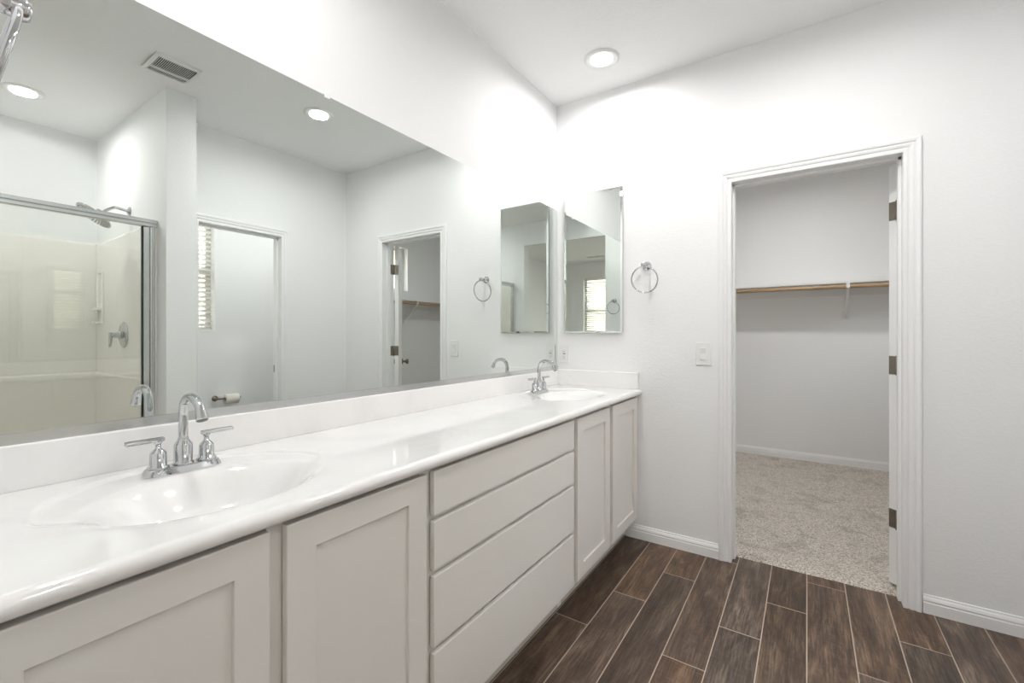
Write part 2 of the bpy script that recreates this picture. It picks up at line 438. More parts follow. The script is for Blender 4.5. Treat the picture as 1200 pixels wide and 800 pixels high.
# --- jambs with stops
def jamb(name, u0, u1, z1, a0, a1, s0, s1, place):
    bm = bm_new()
    def B(ua, ub, aa, ab, za, zb):
        p, r = place(ua, aa), place(ub, ab); box(bm, min(p[0], r[0]), max(p[0], r[0]), min(p[1], r[1]), max(p[1], r[1]), za, zb)
    B(u0 - .016, u0, a0, a1, 0, z1 + .016); B(u1, u1 + .016, a0, a1, 0, z1 + .016); B(u0, u1, a0, a1, z1, z1 + .016)
    B(u0, u0 + .011, s0, s1, 0, z1); B(u1 - .011, u1, s0, s1, 0, z1); B(u0, u1, s0, s1, z1 - .011, z1)
    return struct(name, bm, M['trim'])
j1 = jamb('trim_4', DX0, DX1, DZ, E_, E2, 2.668, 2.703, lambda u, a: (u, a))
j2 = jamb('trim_5', WY0, WY1, WZ, WR, WR + .115, 2.315, 2.35, lambda u, a: (a, u))
# strike plate on the toilet room jamb
bm = bm_new(); box(bm, 2.356, 2.384, WY1 - .0015, WY1 + .0005, .905, .965, .0006, 1); box(bm, 2.362, 2.376, WY1 - .003, WY1 - .0012, .922, .948)
tag(obj('strike_plate', bm, M['nickel']), 'small dark latch strike plate on the white jamb of the toilet room doorway', 'strike plate')
# sill-less drywall corner of the wide opening needs nothing; tile-to-carpet strip at the bedroom side
bm = bm_new(); box(bm, .684, 1.867, YB2 - .012, YB2 + .006, 0, .012, .004); struct('trim_6', bm, M['alu'])

# --- closet door, opened about 135 degrees into the closet
P0 = Vector((1.750, 2.750)); ph = math.radians(135); U = Vector((-math.cos(ph), math.sin(ph))); Vv = Vector((-math.sin(ph), -math.cos(ph)))
def dpt(u, v, z): q_ = P0 + U * u + Vv * v; return Vector((q_.x, q_.y, z))
bm = bm_new()
LZ0, LZ1, LW = .030, 2.030, .690
def dbox(bm, u0, u1, v0, v1, z0, z1, bev=0):
    t_ = bm_new(); box(t_, u0, u1, v0, v1, z0, z1, bev)
    for v in t_.verts: v.co = dpt(v.co.x, v.co.y, v.co.z)
    me = bpy.data.meshes.new('t'); t_.to_mesh(me); t_.free(); bm.from_mesh(me); bpy.data.meshes.remove(me)
dbox(bm, .004, LW, .006, .041, LZ0, LZ1, .0015)
dr = struct('door_1', bm, M['door'], label='white closet door standing open inside the carpeted closet', cat='door')
# raised two panel mouldings on both faces
for (z0, z1) in ((.24, .92), (1.06, 1.90)):
    for v in (.005, .042):
        bm = bm_new()
        for a, b, c, d_ in ((.11, .59, z0, z0 + .022), (.11, .59, z1 - .022, z1), (.11, .132, z0, z1), (.568, .59, z0, z1)):
            dbox(bm, a, b, v - .003, v + .003, c, d_, .001)
        obj('door_panel', bm, M['door'], dr)
for z in (.342, 1.075, 1.812):
    bm = bm_new()
    kn = dpt(0, 0, 0); cyl(bm, (kn.x, kn.y, z - .046), (kn.x, kn.y, z + .046), .0065, n=12)
    dbox(bm, .0025, .0045, .004, .040, z - .044, z + .044)              # leaf on the door edge
    box(bm, 1.7505, 1.7535, 2.707, 2.747, z - .044, z + .044)           # leaf on the jamb
    for zz in (-.03, 0, .03):
        c0 = dpt(.003, .018 + (.010 if zz == 0 else 0), z + zz); cyl(bm, c0, c0 - Vector((U.x, U.y, 0)) * .002, .0035, n=10)
    obj('hinge', bm, M['nickel'], dr)
for s_, v in ((-1, .006), (1, .041)):
    bm = bm_new(); c = dpt(.63, v, .94); ax = Vector((Vv.x, Vv.y, 0)) * s_
    lathe(bm, c, ax, [(0, .032), (.006, .032), (.010, .026), (.012, .012), (.032, .011), (.038, .020), (.046, .027), (.058, .028), (.066, .022), (.069, .002)])
    obj('door_handle', bm, M['nickel'], dr)

# --- windows: vinyl frame, sash rails, glass
def window(name, fixed_place, u0, u1, z0, z1, mid):
    """fixed_place(u, d, z): d = depth from the inner wall face outwards"""
    bm = bm_new()
    def B(b_, ua, ub, da, db, za, zb, bev=.002):
        p, r = fixed_place(ua, da, za), fixed_place(ub, db, zb)
        box(b_, min(p[0], r[0]), max(p[0], r[0]), min(p[1], r[1]), max(p[1], r[1]), za, zb, bev, 1)
    w = .045
    B(bm, u0, u1, .085, .15, z0, z0 + w); B(bm, u0, u1, .085, .15, z1 - w, z1)
    B(bm, u0, u0 + w, .085, .15, z0 + w, z1 - w); B(bm, u1 - w, u1, .085, .15, z0 + w, z1 - w)
    if mid: B(bm, u0 + w, u1 - w, .09, .14, mid - .03, mid + .03)
    o = struct(name, bm, M['vinyl'])
    bm = bm_new(); B(bm, u0 + w, u1 - w, .115, .119, z0 + w, (mid - .03) if mid else z1 - w, 0); obj('pane', bm, M['window_glass'], o)
    if mid: bm = bm_new(); B(bm, u0 + w, u1 - w, .115, .119, mid + .03, z1 - w, 0); obj('pane', bm, M['window_glass'], o)
    bm = bm_new(); B(bm, u0, u1, .0, .085, z0 - .0, z0 + .012, .003); obj('window_sill', bm, M['trim'], o)
    return o
window('window_1', lambda u, d, z: (XO + d, u), *WIN_WC, 1.83)
window('window_2', lambda u, d, z: (XO + d, u), *WIN_CL, None)
window('window_3', lambda u, d, z: (u, BEDY - d), *WIN_BED, 1.74)

# --- blinds
def blind(place, u0, u1, z0, z1, label, loc, pitch=.0435, tilt=33):
    t = thing('window_blind', loc, label, 'blind')
    def pbox(bm, ua, ub, da, db, za, zb, bev=0):
        p, r = place(ua, da), place(ub, db)
        box(bm, min(p[0], r[0]), max(p[0], r[0]), min(p[1], r[1]), max(p[1], r[1]), za, zb, bev, 1)
    c = .042
    bm = bm_new(); pbox(bm, u0, u1, c - .03, c + .028, z1 - .055, z1 - .002, .003); obj('headrail', bm, M['blind'], t)
    bm = bm_new(); pbox(bm, u0, u1, c - .025, c + .025, z0, z0 + .018, .004); obj('bottom_rail', bm, M['blind'], t)
    bm = bm_new(); z = z0 + .05; a = math.radians(tilt)
    while z < z1 - .075:
        prof = []
        for i in range(7):
            s_ = -.025 + .05 * i / 6; prof.append((s_, .0022 * (1 - (s_ / .025) ** 2)))
        poly = [(s_, e + .0012) for s_, e in prof] + [(s_, e - .0012) for s_, e in reversed(prof)]
        def fn(s_, e, u, z=z):
            dd = s_ * math.cos(a) - e * math.sin(a); zz = s_ * math.sin(a) + e * math.cos(a)
            p = place(u, c + dd); return (p[0], p[1], z + zz)
        prism(bm, poly, fn, u0 + .004, u1 - .004, True); z += pitch
    obj('slats', bm, M['blind'], t)
    for f in (.16, .84):
        uu = u0 + (u1 - u0) * f; bm = bm_new()
        for d in (-.026, .026):
            p = place(uu, c + d); cyl(bm, (p[0], p[1], z0 + .01), (p[0], p[1], z1 - .05), .0011, n=6)
        obj('ladder_cord', bm, M['blind'], t)
    p = place(u0 + .07, c - .034); bm = bm_new(); cyl(bm, (*p, z1 - .62), (*p, z1 - .06), .0045, n=8); cyl(bm, (*p, z1 - .66), (*p, z1 - .62), .007, .0045, n=8)
    obj('tilt_wand', bm, M['plastic'], t)
    return t
blind(lambda u, d: (XO + d, u), 1.37, 1.895, 1.262, 2.358, 'white slatted blind in the toilet room window, seen through the doorway in the mirror', (XO, 1.63, 1.25))
blind(lambda u, d: (u, BEDY - d), 1.51, 2.55, .912, 2.418, 'white slatted blind on the bedroom window, reflected in the small wall cabinet mirror', (2.03, BEDY, .90))

# ------------------------------------------------------------------ vanity cabinets
FX, DXF = .530, .550        # face frame plane, door face plane
def vanity(y0, y1, kind, label):
    t = thing('vanity_cabinet', ((.265), (y0 + y1) / 2, 0), label, 'cabinet', 'vanity cabinets')
    bm = bm_new()
    for a, b in ((y0, y0 + .016), (y1 - .016, y1)): prism(bm, [(.004, 0), (.467, 0), (.467, .105), (FX - .019, .105), (FX - .019, .856), (.004, .856)], lambda p_, q_, s_: (p_, s_, q_), a, b)
    box(bm, .004, FX - .019, y0 + .016, y1 - .016, .105, .120); box(bm, .004, .010, y0 + .016, y1 - .016, .12, .70)
    obj('carcass', bm, M['cabinet'], t)
    bm = bm_new(); s = .024
    box(bm, FX - .019, FX, y0, y0 + s, .105, .858); box(bm, FX - .019, FX, y1 - s, y1, .105, .858)
    box(bm, FX - .019, FX, y0 + s, y1 - s, .815, .8455); box(bm, FX - .019, FX, y0 + s, y1 - s, .105, .135)
    if kind == 'doors': mY = (y0 + y1) / 2; box(bm, FX - .019, FX, mY - .035, mY + .035, .135, .815); box(bm, FX - .019, FX, mY - .0155, mY + .0155, .8455, .858)
    else:
        for z in (.357, .5675, .718): box(bm, FX - .019, FX, y0 + s, y1 - s, z - .018, z + .018)
    obj('face_frame', bm, M['cabinet'], t)
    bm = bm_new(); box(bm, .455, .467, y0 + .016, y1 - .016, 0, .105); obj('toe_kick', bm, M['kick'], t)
    return t
def shaker_door(t, y0, y1, z0=.125, z1=.847):
    bm = bm_new(); r = .062; xb, xf, xp = FX + .0035, DXF, DXF - .0085
    def loop(yo, zo, x, c=0): return [(x, y0 + yo, z0 + zo), (x, y1 - yo, z0 + zo), (x, y1 - yo, z1 - zo), (x, y0 + yo, z1 - zo)]
    rows = [loop(0, 0, xb), loop(0, 0, xf - .002), loop(.0006, .0006, xf - .0006), loop(.002, .002, xf), loop(r, r, xf), loop(r + .0012, r + .0012, xf - .0008), loop(r + .0022, r + .0022, xp)]
    rings(bm, rows, smooth=False)
    return obj('door', bm, M['cabinet'], t)
def slab_front(t, y0, y1, z0, z1):
    bm = bm_new(); box(bm, FX + .0035, DXF, y0, y1, z0, z1, .0022, 2); return obj('drawer', bm, M['cabinet'], t)
v1 = vanity(YB + .002, .868, 'doors', 'warm grey two-door vanity cabinet under the near sink')
shaker_door(v1, .062, .441); shaker_door(v1, .473, .854)
v2 = vanity(.869, 1.768, 'drawers', 'warm grey vanity cabinet with four wide drawer fronts, between the two sinks')
for z0, z1 in ((.726, .848), (.5765, .710), (.367, .5595), (.125, .349)): slab_front(v2, .882, 1.753, z0, z1)
v3 = vanity(1.769, E_ - .001, 'doors', 'warm grey two-door vanity cabinet under the far sink by the end wall')
shaker_door(v3, 1.787, 2.173); shaker_door(v3, 2.215, 2.612)

# ------------------------------------------------------------------ worktop with two moulded bowls
TOP = .893
def sstep(x): x = max(0.0, min(1.0, x)); return x * x * (3 - 2 * x)
BOWLS = [(.322, .445), (.322, 2.19)]
def bowl_dz(x, y):
    z = 0.0
    for bx, by in BOWLS:
        if abs(y - by) > .35: continue
        ro = math.hypot((x - (bx - .040)) / .238, (y - by) / .278)
        fr = sstep((x - bx + .06) / .12); z -= .0055 * sstep((1.0 - ro) / (.05 + .40 * fr))
        ri = math.hypot((x - bx) / .172, (y - by) / .232)
        if ri < 1.0:
            k = 1 - ri; z -= .118 * (sstep(k / .85) * .6 + sstep(k / (.42 + .25 * fr)) * .4)
    return z
nose = []                                         # (x, z) of the front edge
for i in range(1, 11):
    a = PI / 2 - PI * i / 10 * .96; nose.append((.5545 + .0165 * math.cos(a), TOP - .0165 + .0165 * math.sin(a)))
xs_ = [.001] + [.022 + (.5545 - .022) * i / 84 for i in range(85)]
stations = [(x, None) for x in xs_] + [(x, z) for x, z in nose] + [(.545, TOP - .0335), (.500, TOP - .0335)]
ys_ = []
y = YB + .001
while y < E_ - .001: ys_.append(y); y += .0062
ys_.append(E_ - .001)
bm = bm_new(); grid = []
for yy in ys_:
    row = []
    for x, z in stations:
        zz = z if z is not None else TOP + bowl_dz(x, yy)
        if z is None and x > .50: zz = zz * 1.0 + 0.0
        row.append(bm.verts.new((x, yy, zz)))
    grid.append(row)
for i in range(len(grid) - 1):
    for j in range(len(stations) - 1):
        f = bm.faces.new((grid[i][j], grid[i][j + 1], grid[i + 1][j + 1], grid[i + 1][j])); f.smooth = True
def cap(row):                                     # close the ends of the slab
    b = bm.verts.new((row[0].co.x, row[0].co.y, TOP - .0335)); f = bm.faces.new(row + [b]); return b
b0 = cap(grid[0]); b1 = cap(list(reversed(grid[-1])))
ct = obj('vanity_countertop', bm, M['marble'], base=(.27, 1.34, TOP - .034))
tag(ct, 'long glossy white cultured marble worktop with two moulded oval sinks, on the grey vanity', 'countertop')
bm = bm_new(); box(bm, .0005, .020, YB + .002, E_ - .021, TOP - .001, .990, .004, 3); obj('backsplash', bm, M['marble'], ct)
bm = bm_new(); box(bm, .0005, .556, E_ - .020, E_ - .0005, TOP - .001, .9935, .004, 3); obj('side_splash', bm, M['marble'], ct)
for bx, by in BOWLS:
    zb = TOP + bowl_dz(bx, by)
    bm = bm_new(); lathe(bm, (bx, by, zb - .004), (0, 0, 1), [(0, .030), (.006, .030), (.0085, .026), (.0095, .020), (.0095, .001)]); d_ = obj('drain', bm, M['chrome'], ct)
    bm = bm_new(); lathe(bm, (bx, by, zb + .006), (0, 0, 1), [(0, .015), (.006, .017), (.009, .013), (.010, .001)]); obj('stopper', bm, M['chrome'], d_)

# ------------------------------------------------------------------ faucets
def faucet(loc, label):
    t = thing('faucet', (0, 0, 0), label, 'faucet', 'chrome faucets on the worktop')
    def rr(ax, ay, z, e=5, n=56):
        out = []
        for i in range(n):
            a = 2 * PI * i / n; c, s = math.cos(a), math.sin(a)
            out.append((ax * math.copysign(abs(c) ** (2 / e), c), ay * math.copysign(abs(s) ** (2 / e), s), z))
        return out
    bm = bm_new(); rings(bm, [rr(.0275, .0790, 0), rr(.0280, .0795, .003), rr(.0268, .0783, .0065), rr(.0235, .0745, .0155), rr(.0220, .0730, .0175), rr(.0190, .070, .0182)], smooth=False)
    obj('base_plate', bm, M['chrome'], t)
    bm = bm_new(); lathe(bm, (0, 0, .017), (0, 0, 1), [(0, .0220), (.004, .0220), (.0055, .0192), (.047, .0192), (.050, .0180), (.0585, .0120), (.062, .0114), (.064, .0112)], 36)
    obj('body', bm, M['chrome'], t)
    pts = spline([(0, 0, .074), (0, 0, .108), (0, 0, .142), (.010, 0, .1685), (.036, 0, .1830), (.066, 0, .1800), (.092, 0, .1640), (.106, 0, .1340)], 7)
    bm = bm_new(); tube(bm, pts, [.0102] * (len(pts) - 8) + [.0104, .0106, .0110, .0114, .0118, .0122, .0125, .0125], 24); sp_ = obj('spout', bm, M['chrome'], t)
    tip = pts[-1]; dr_ = (pts[-1] - pts[-2]).normalized()
    bm = bm_new(); lathe(bm, tip - dr_ * .002, dr_, [(0, .0105), (.004, .0105), (.0045, .001)], 20); obj('aerator', bm, M['spray'], sp_)
    for s in (-1, 1):
        bm = bm_new(); lathe(bm, (0, s * .0505, .017), (0, 0, 1), [(0, .0215), (.005, .0215), (.007, .0172), (.036, .0162), (.0385, .0150), (.046, .0080), (.0485, .0058), (.066, .0052)], 30)
        obj('valve_body', bm, M['chrome'], t)
        bm = bm_new(); box(bm, -.0068, .0068, min(s * .038, s * .113), max(s * .038, s * .113), .0795, .0900, .0035, 3)
        lathe(bm, (0, s * .0505, .074), (0, 0, 1), [(0, .0068), (.008, .0085)], 18)
        obj('lever', bm, M['chrome'], t)
    t.location = loc
    return t
ZF = TOP - .0057
f1 = faucet((.117, .455, ZF), 'nearer chrome two-handle faucet with arched spout, beside the near sink')
f2 = dup(f1, (.117, 2.19, ZF), 0, 'farther chrome two-handle faucet, on the worktop close to the end wall corner')

# ------------------------------------------------------------------ big wall mirror
tm = thing('wall_mirror', (.004, 1.34, 1.0), 'large frameless mirror filling the wall above the worktop', 'mirror')
bm = bm_new(); box(bm, .0005, .0055, .062, E_ - .004, .998, 2.050); obj('mirror_glass', bm, M['mirror'], tm)
bm = bm_new(); prism(bm, [(.0005, .9901), (.0105, .9901), (.0105, 1.0130), (.0062, 1.0130), (.0062, .9975), (.0005, .9975)], lambda p_, q_, s_: (p_, s_, q_), .060, E_ - .003); obj('bottom_channel', bm, M['alu'], tm)
for y in (.92, 2.363):
    bm = bm_new(); box(bm, .0005, .0080, y - .010, y + .010, 2.042, 2.060, .001, 1); obj('mirror_clip', bm, M['plastic'], tm)

# ------------------------------------------------------------------ medicine cabinet on the end wall
tc_ = thing('medicine_cabinet', (.262, E_, 1.23), 'tall narrow frameless mirror cabinet, on the end wall', 'cabinet')
bm = bm_new(); x0, x1, z0, z1 = .066, .460, 1.232, 2.126; yf = E_ - .022
def lp(i, yv): return [(x0 + i, yv, z0 + i), (x1 - i, yv, z0 + i), (x1 - i, yv, z1 - i), (x0 + i, yv, z1 - i)]
rings(bm, [lp(0, yf + .005), lp(0, yf + .0022), lp(.013, yf)], smooth=False); obj('mirror_door', bm, M['mirror'], tc_)
bm = bm_new(); box(bm, x0 + .002, x1 - .002, yf + .0052, E_ - .0005, z0 + .002, z1 - .002); obj('cabinet_body', bm, M['alu'], tc_)

# ------------------------------------------------------------------ towel rings
def towel_ring(loc, rotz, label):
    t = thing('towel_ring', (0, 0, 0), label, 'towel ring', 'chrome towel rings')
    bm = bm_new(); lathe(bm, (0, -.0002, 0), (0, -1, 0), [(0, .0265), (.004, .0265), (.009, .0225), (.014, .0135), (.018, .0095), (.040, .0090), (.044, .0125), (.073, .0135), (.078, .0120), (.080, .002)], 30)
    obj('post', bm, M['chrome'], t)
    R_, n = .0765, 56; pts = []
    a = math.radians(12)
    for i in range(n):
        th_ = 2 * PI * i / n; dx, dz = R_ * math.sin(th_), -R_ + R_ * math.cos(th_)
        pts.append((dx, -.065 - dz * math.sin(a), -.010 + dz * math.cos(a)))
    bm = bm_new(); tube(bm, pts, .0042, 12, True); obj('ring', bm, M['chrome'], t)
    t.location = loc; t.rotation_euler = (0, 0, rotz)
    return t
r1 = towel_ring((.603, E_, 1.628), 0, 'round chrome towel ring on the end wall, between the small mirror and the doorway')
r2 = dup(r1, (.565, YB, 1.632), PI, 'near chrome towel ring cut off by the top left corner of the photo')

# ------------------------------------------------------------------ switch and outlet
t = thing('light_switch', (.9165, E_, 1.115), 'white rocker light switch on the end wall left of the closet doorway', 'light switch')
bm = bm_new(); box(bm, .8770, .9560, E_ - .006, E_ - .0003, 1.052, 1.178, .0025, 2); obj('switch_plate', bm, M['plastic'], t)
bm = bm_new(); box(bm, .8990, .9340, E_ - .0075, E_ - .005, 1.080, 1.150, .0008, 1); obj('rocker_frame', bm, M['plastic'], t)
bm = bm_new(); prism(bm, [(0, 1.083), (.004, 1.083), (.0012, 1.115), (.0035, 1.147), (0, 1.147)], lambda a, b, s: (s, E_ - .0072 - a, b), .902, .931); obj('rocker', bm, M['plastic'], t)
t = thing('power_outlet', (.0575, E_, 1.10), 'white power outlet low on the end wall, beside the big mirror corner', 'power outlet')
bm = bm_new(); box(bm, .0225, .0925, E_ - .006, E_ - .0003, 1.035, 1.155, .0025, 2); obj('outlet_plate', bm, M['plastic'], t)
bm = bm_new(); box(bm, .041, .074, E_ - .0078, E_ - .005, 1.062, 1.128, .0008, 1); fc = obj('receptacle', bm, M['plastic'], t)
bm = bm_new()
for zc in (1.078, 1.112):
    box(bm, .0500, .0517, E_ - .0083, E_ - .0075, zc - .004, zc + .005); box(bm, .0628, .0645, E_ - .0083, E_ - .0075, zc - .003, zc + .004)
    cyl(bm, (.0572, E_ - .0075, zc - .009), (.0572, E_ - .0083, zc - .009), .0024, n=10)
obj('slots', bm, M['dark'], fc)
bm = bm_new(); box(bm, .049, .066, E_ - .0084, E_ - .0075, 1.0925, 1.0975); obj('test_button', bm, M['rubber'], fc)

# ------------------------------------------------------------------ recessed lights and ceiling vents
LBL = ['round recessed ceiling light above the far sink corner', 'round recessed ceiling light over the middle of the floor, seen in the mirror',
       'round recessed ceiling light over the shower, at the left edge of the mirror', 'round recessed ceiling light above the near sink',
       'round recessed ceiling light inside the toilet room', 'round recessed ceiling light inside the carpeted closet',
       'round ceiling light added unseen at the dim side of the bedroom as fill', 'round ceiling light added unseen near the bedroom window wall as fill']
first = None
for (x, y, p), lb in zip(LIGHTS, LBL):
    if first is None:
        t = thing('ceiling_light', (0, 0, 0), lb, 'ceiling light', 'recessed ceiling lights')
        bm = bm_new(); n = 48; rows = []
        for r, z in ((.0605, -.0005), (.0605, -.004), (.063, -.0055), (.082, -.0115), (.0885, -.0115), (.0945, -.0065), (.096, -.0005)):
            rows.append([(r * math.cos(2 * PI * i / n), r * math.sin(2 * PI * i / n), z) for i in range(n)])
        rings(bm, rows, closed_ends=False); obj('trim_ring', bm, M['plastic'], t)
        bm = bm_new(); lathe(bm, (0, 0, -.0005), (0, 0, -1), [(0, .0604), (.005, .0604), (.0075, .054), (.0095, .030), (.010, .001)], 40); obj('lens', bm, M['lens'], t)
        t.location = (x, y, H); first = t
    else: dup(first, (x, y, H), 0, lb)

t = thing('exhaust_fan_grille', (1.64, 1.02, H), 'square white louvred exhaust fan grille on the ceiling, seen in the mirror', 'ceiling vent')
x0, x1, y0, y1 = 1.525, 1.755, .912, 1.130
def domez(x, y):  # slightly domed cover
    u = (x - (x0 + x1) / 2) / ((x1 - x0) / 2); v = (y - (y0 + y1) / 2) / ((y1 - y0) / 2); return H - .006 - .008 * (1 - u * u) ** .6 - .004 * (1 - abs(v) ** 3) if abs(u) < 1 and abs(v) < 1 else H - .003
def domed_strip(bm, xa, xb, ya, yb, nx=8, ny=8, th=.004):
    for s in (0, 1):
        g = [[bm.verts.new((xa + (xb - xa) * i / nx, ya + (yb - ya) * j / ny, domez(xa + (xb - xa) * i / nx, ya + (yb - ya) * j / ny) + s * th)) for j in range(ny + 1)] for i in range(nx + 1)]
        for i in range(nx):
            for j in range(ny):
                f = bm.faces.new((g[i][j], g[i][j + 1], g[i + 1][j + 1], g[i + 1][j])); f.smooth = True
        if s == 0: g0 = g
    e0 = [g0[0][j] for j in range(ny + 1)] + [g0[i][ny] for i in range(1, nx + 1)] + [g0[nx][j] for j in range(ny - 1, -1, -1)] + [g0[i][0] for i in range(nx - 1, 0, -1)]
    e1 = [g[0][j] for j in range(ny + 1)] + [g[i][ny] for i in range(1, nx + 1)] + [g[nx][j] for j in range(ny - 1, -1, -1)] + [g[i][0] for i in range(nx - 1, 0, -1)]
    for i in range(len(e0)): bm.faces.new((e0[i], e0[(i + 1) % len(e0)], e1[(i + 1) % len(e0)], e1[i]))
bm = bm_new()
domed_strip(bm, x0, x1, y0, y0 + .020); domed_strip(bm, x0, x1, y1 - .016, y1)
domed_strip(bm, x0, x0 + .022, y0 + .020, y1 - .016); domed_strip(bm, x1 - .020, x1, y0 + .020, y1 - .016)
domed_strip(bm, 1.666, 1.688, y0 + .020, y1 - .016); obj('cover', bm, M['plastic'], t)
bm = bm_new(); box(bm, x0 + .006, x1 - .006, y0 + .006, y1 - .006, H - .0035, H - .0005); obj('recess_shade', bm, M['dark'], t)  # black sheet painted as the shaded recess behind the louvres
bm = bm_new(); y = y0 + .024
while y < y1 - .020:
    for xa, xb in ((x0 + .022, 1.666), (1.688, x1 - .020)): domed_strip(bm, xa, xb, y, y + .0026, 4, 1, .0025)
    y += .0088
obj('louvres', bm, M['plastic'], t)

t = thing('air_register', (2.06, -2.86, H), 'small white air register on the bedroom ceiling, reflected in the wall cabinet mirror', 'ceiling vent')
bm = bm_new(); x0, x1, y0, y1 = 1.88, 2.24, -2.94, -2.78
box(bm, x0, x1, y0, y0 + .02, H - .008, H - .0005, .002, 1); box(bm, x0, x1, y1 - .02, y1, H - .008, H - .0005, .002, 1); box(bm, x0, x0 + .02, y0 + .02, y1 - .02, H - .008, H - .0005); box(bm, x1 - .02, x1, y0 + .02, y1 - .02, H - .008, H - .0005)
obj('frame', bm, M['plastic'], t)
bm = bm_new(); box(bm, x0 + .02, x1 - .02, y0 + .02, y1 - .02, H - .002, H - .0005); obj('recess_shade', bm, M['dark'], t)  # black sheet stands for the shade behind the register louvres
bm = bm_new(); y = y0 + .027
while y < y1 - .024: box(bm, x0 + .02, x1 - .02, y, y + .004, H - .010, H - .002); y += .014
obj('louvres', bm, M['plastic'], t)

# ------------------------------------------------------------------ closet shelf, rods, brackets
SZ = 1.668
bm = bm_new(); box(bm, .002, XO - .002, 4.780, CY - .001, SZ, SZ + .019, .0015, 1)
sh = obj('closet_shelf', bm, M['shelf']); tag(sh, 'white shelf running along the closet back wall above the wooden rod', 'shelf')
bm = bm_new(); box(bm, .002, XO - .002, CY - .020, CY - .0005, SZ - .088, SZ); obj('shelf_cleat', bm, M['shelf'], sh)
bm = bm_new(); box(bm, 2.960, XO - .001, E2 + .002, 4.778, SZ, SZ + .019, .0015, 1)
sh = obj('closet_shelf', bm, M['shelf']); tag(sh, 'white shelf on the closet side wall under its small window, seen in the big mirror', 'shelf')
bm = bm_new(); box(bm, XO - .020, XO - .0005, E2 + .002, 4.778, SZ - .088, SZ); obj('shelf_cleat', bm, M['shelf'], sh)
RZ = 1.640
bm = bm_new(); cyl(bm, (.004, 4.800, RZ), (2.955, 4.800, RZ), .0165, n=20); tag(obj('closet_rod', bm, M['rod'], base=(1.48, 4.8, RZ)), 'round wooden hanging rod under the closet back wall shelf', 'closet rod')
bm = bm_new(); cyl(bm, (2.985, E2 + .004, RZ), (2.985, CY - .022, RZ), .0165, n=20); tag(obj('closet_rod', bm, M['rod'], base=(2.985, 3.9, RZ)), 'round wooden hanging rod on the closet side wall, seen in the big mirror', 'closet rod')
def bracket(label, loc, rotz):
    """local: wall plane y = 0, reaching to -y; z = 0 is the rod centre"""
    t = thing('rod_bracket', (0, 0, 0), label, 'bracket', 'white closet rod brackets')
    bm = bm_new(); box(bm, -.030, .030, -.006, -.0005, -.280, -.205, .001, 1); box(bm, -.010, .010, -.0055, -.0005, -.21, -.06); obj('wall_plate', bm, M['shelf'], t)
    bm = bm_new()
    prism(bm, [(-.004, -.270), (-.012, -.270), (-.290, -.030), (-.290, -.016), (-.278, -.016), (-.004, -.250)], lambda a, b, s: (s, a, b), -.009, .009)
    box(bm, -.009, .009, -.306, -.024, .0185, .0265); obj('arm', bm, M['shelf'], t)
    bm = bm_new(); n = 20; rows = []
    for r, xx in ((.0175, -.014), (.0215, -.014), (.0215, .014), (.0175, .014)):
        rows.append([(xx, -.280 + r * math.cos(PI + PI * .15 + PI * 1.1 * i / n * 1.0), r * math.sin(PI * .95 + PI * 1.1 * i / n)) for i in range(n + 1)])
    for a in range(4):
        A, B = rows[a], rows[(a + 1) % 4]
        va = [bm.verts.new(p) for p in A]; vb = [bm.verts.new(p) for p in B]
        for i in range(n): bm.faces.new((va[i], va[i + 1], vb[i + 1], vb[i]))
    box(bm, -.014, .014, -.3055, -.2985, -.012, .027, .001, 1)
    obj('rod_hook', bm, M['shelf'], t)
    t.location = loc; t.rotation_euler = (0, 0, rotz); return t
b1_ = bracket('white metal bracket holding the rod and shelf on the closet back wall', (1.690, CY, RZ), 0)
# on the side wall the bracket's y becomes x
b2_ = dup(b1_, (XO, 4.22, RZ), -PI / 2, 'white metal bracket holding the rod on the closet side wall, seen in the mirror')

# ------------------------------------------------------------------ shower
t = thing('shower_surround', (2.65, .56, 0), 'off-white moulded shower surround with glossy walls and pan, behind the glass', 'shower surround')
bm = bm_new()
def surround_prof(): return [(0, .06), (.0165, .06), (.0165, .915), (.015, .925), (.012, .932), (.012, 1.915), (.008, 1.930), (0, 1.932)]
prism(bm, surround_prof(), lambda a, b, s: (XO - .0005 - a, s, b), YB + .001, 1.077); obj('back_panel', bm, M['shower'], t)
bm = bm_new(); prism(bm, surround_prof(), lambda a, b, s: (s, YB + .0005 + a, b), 2.036, XO - .0175); obj('side_panel', bm, M['shower'], t)
bm = bm_new(); prism(bm, surround_prof(), lambda a, b, s: (s, 1.0775 - a, b), 2.036, XO - .0175); obj('side_panel', bm, M['shower'], t)
bm = bm_new(); box(bm, 2.00, XO - .001, YB + .001, 1.077, 0.001, .045, .004, 2); box(bm, 2.00, 2.10, YB + .001, 1.077, .040, .110, .012, 3)
obj('shower_pan', bm, M['shower'], t)
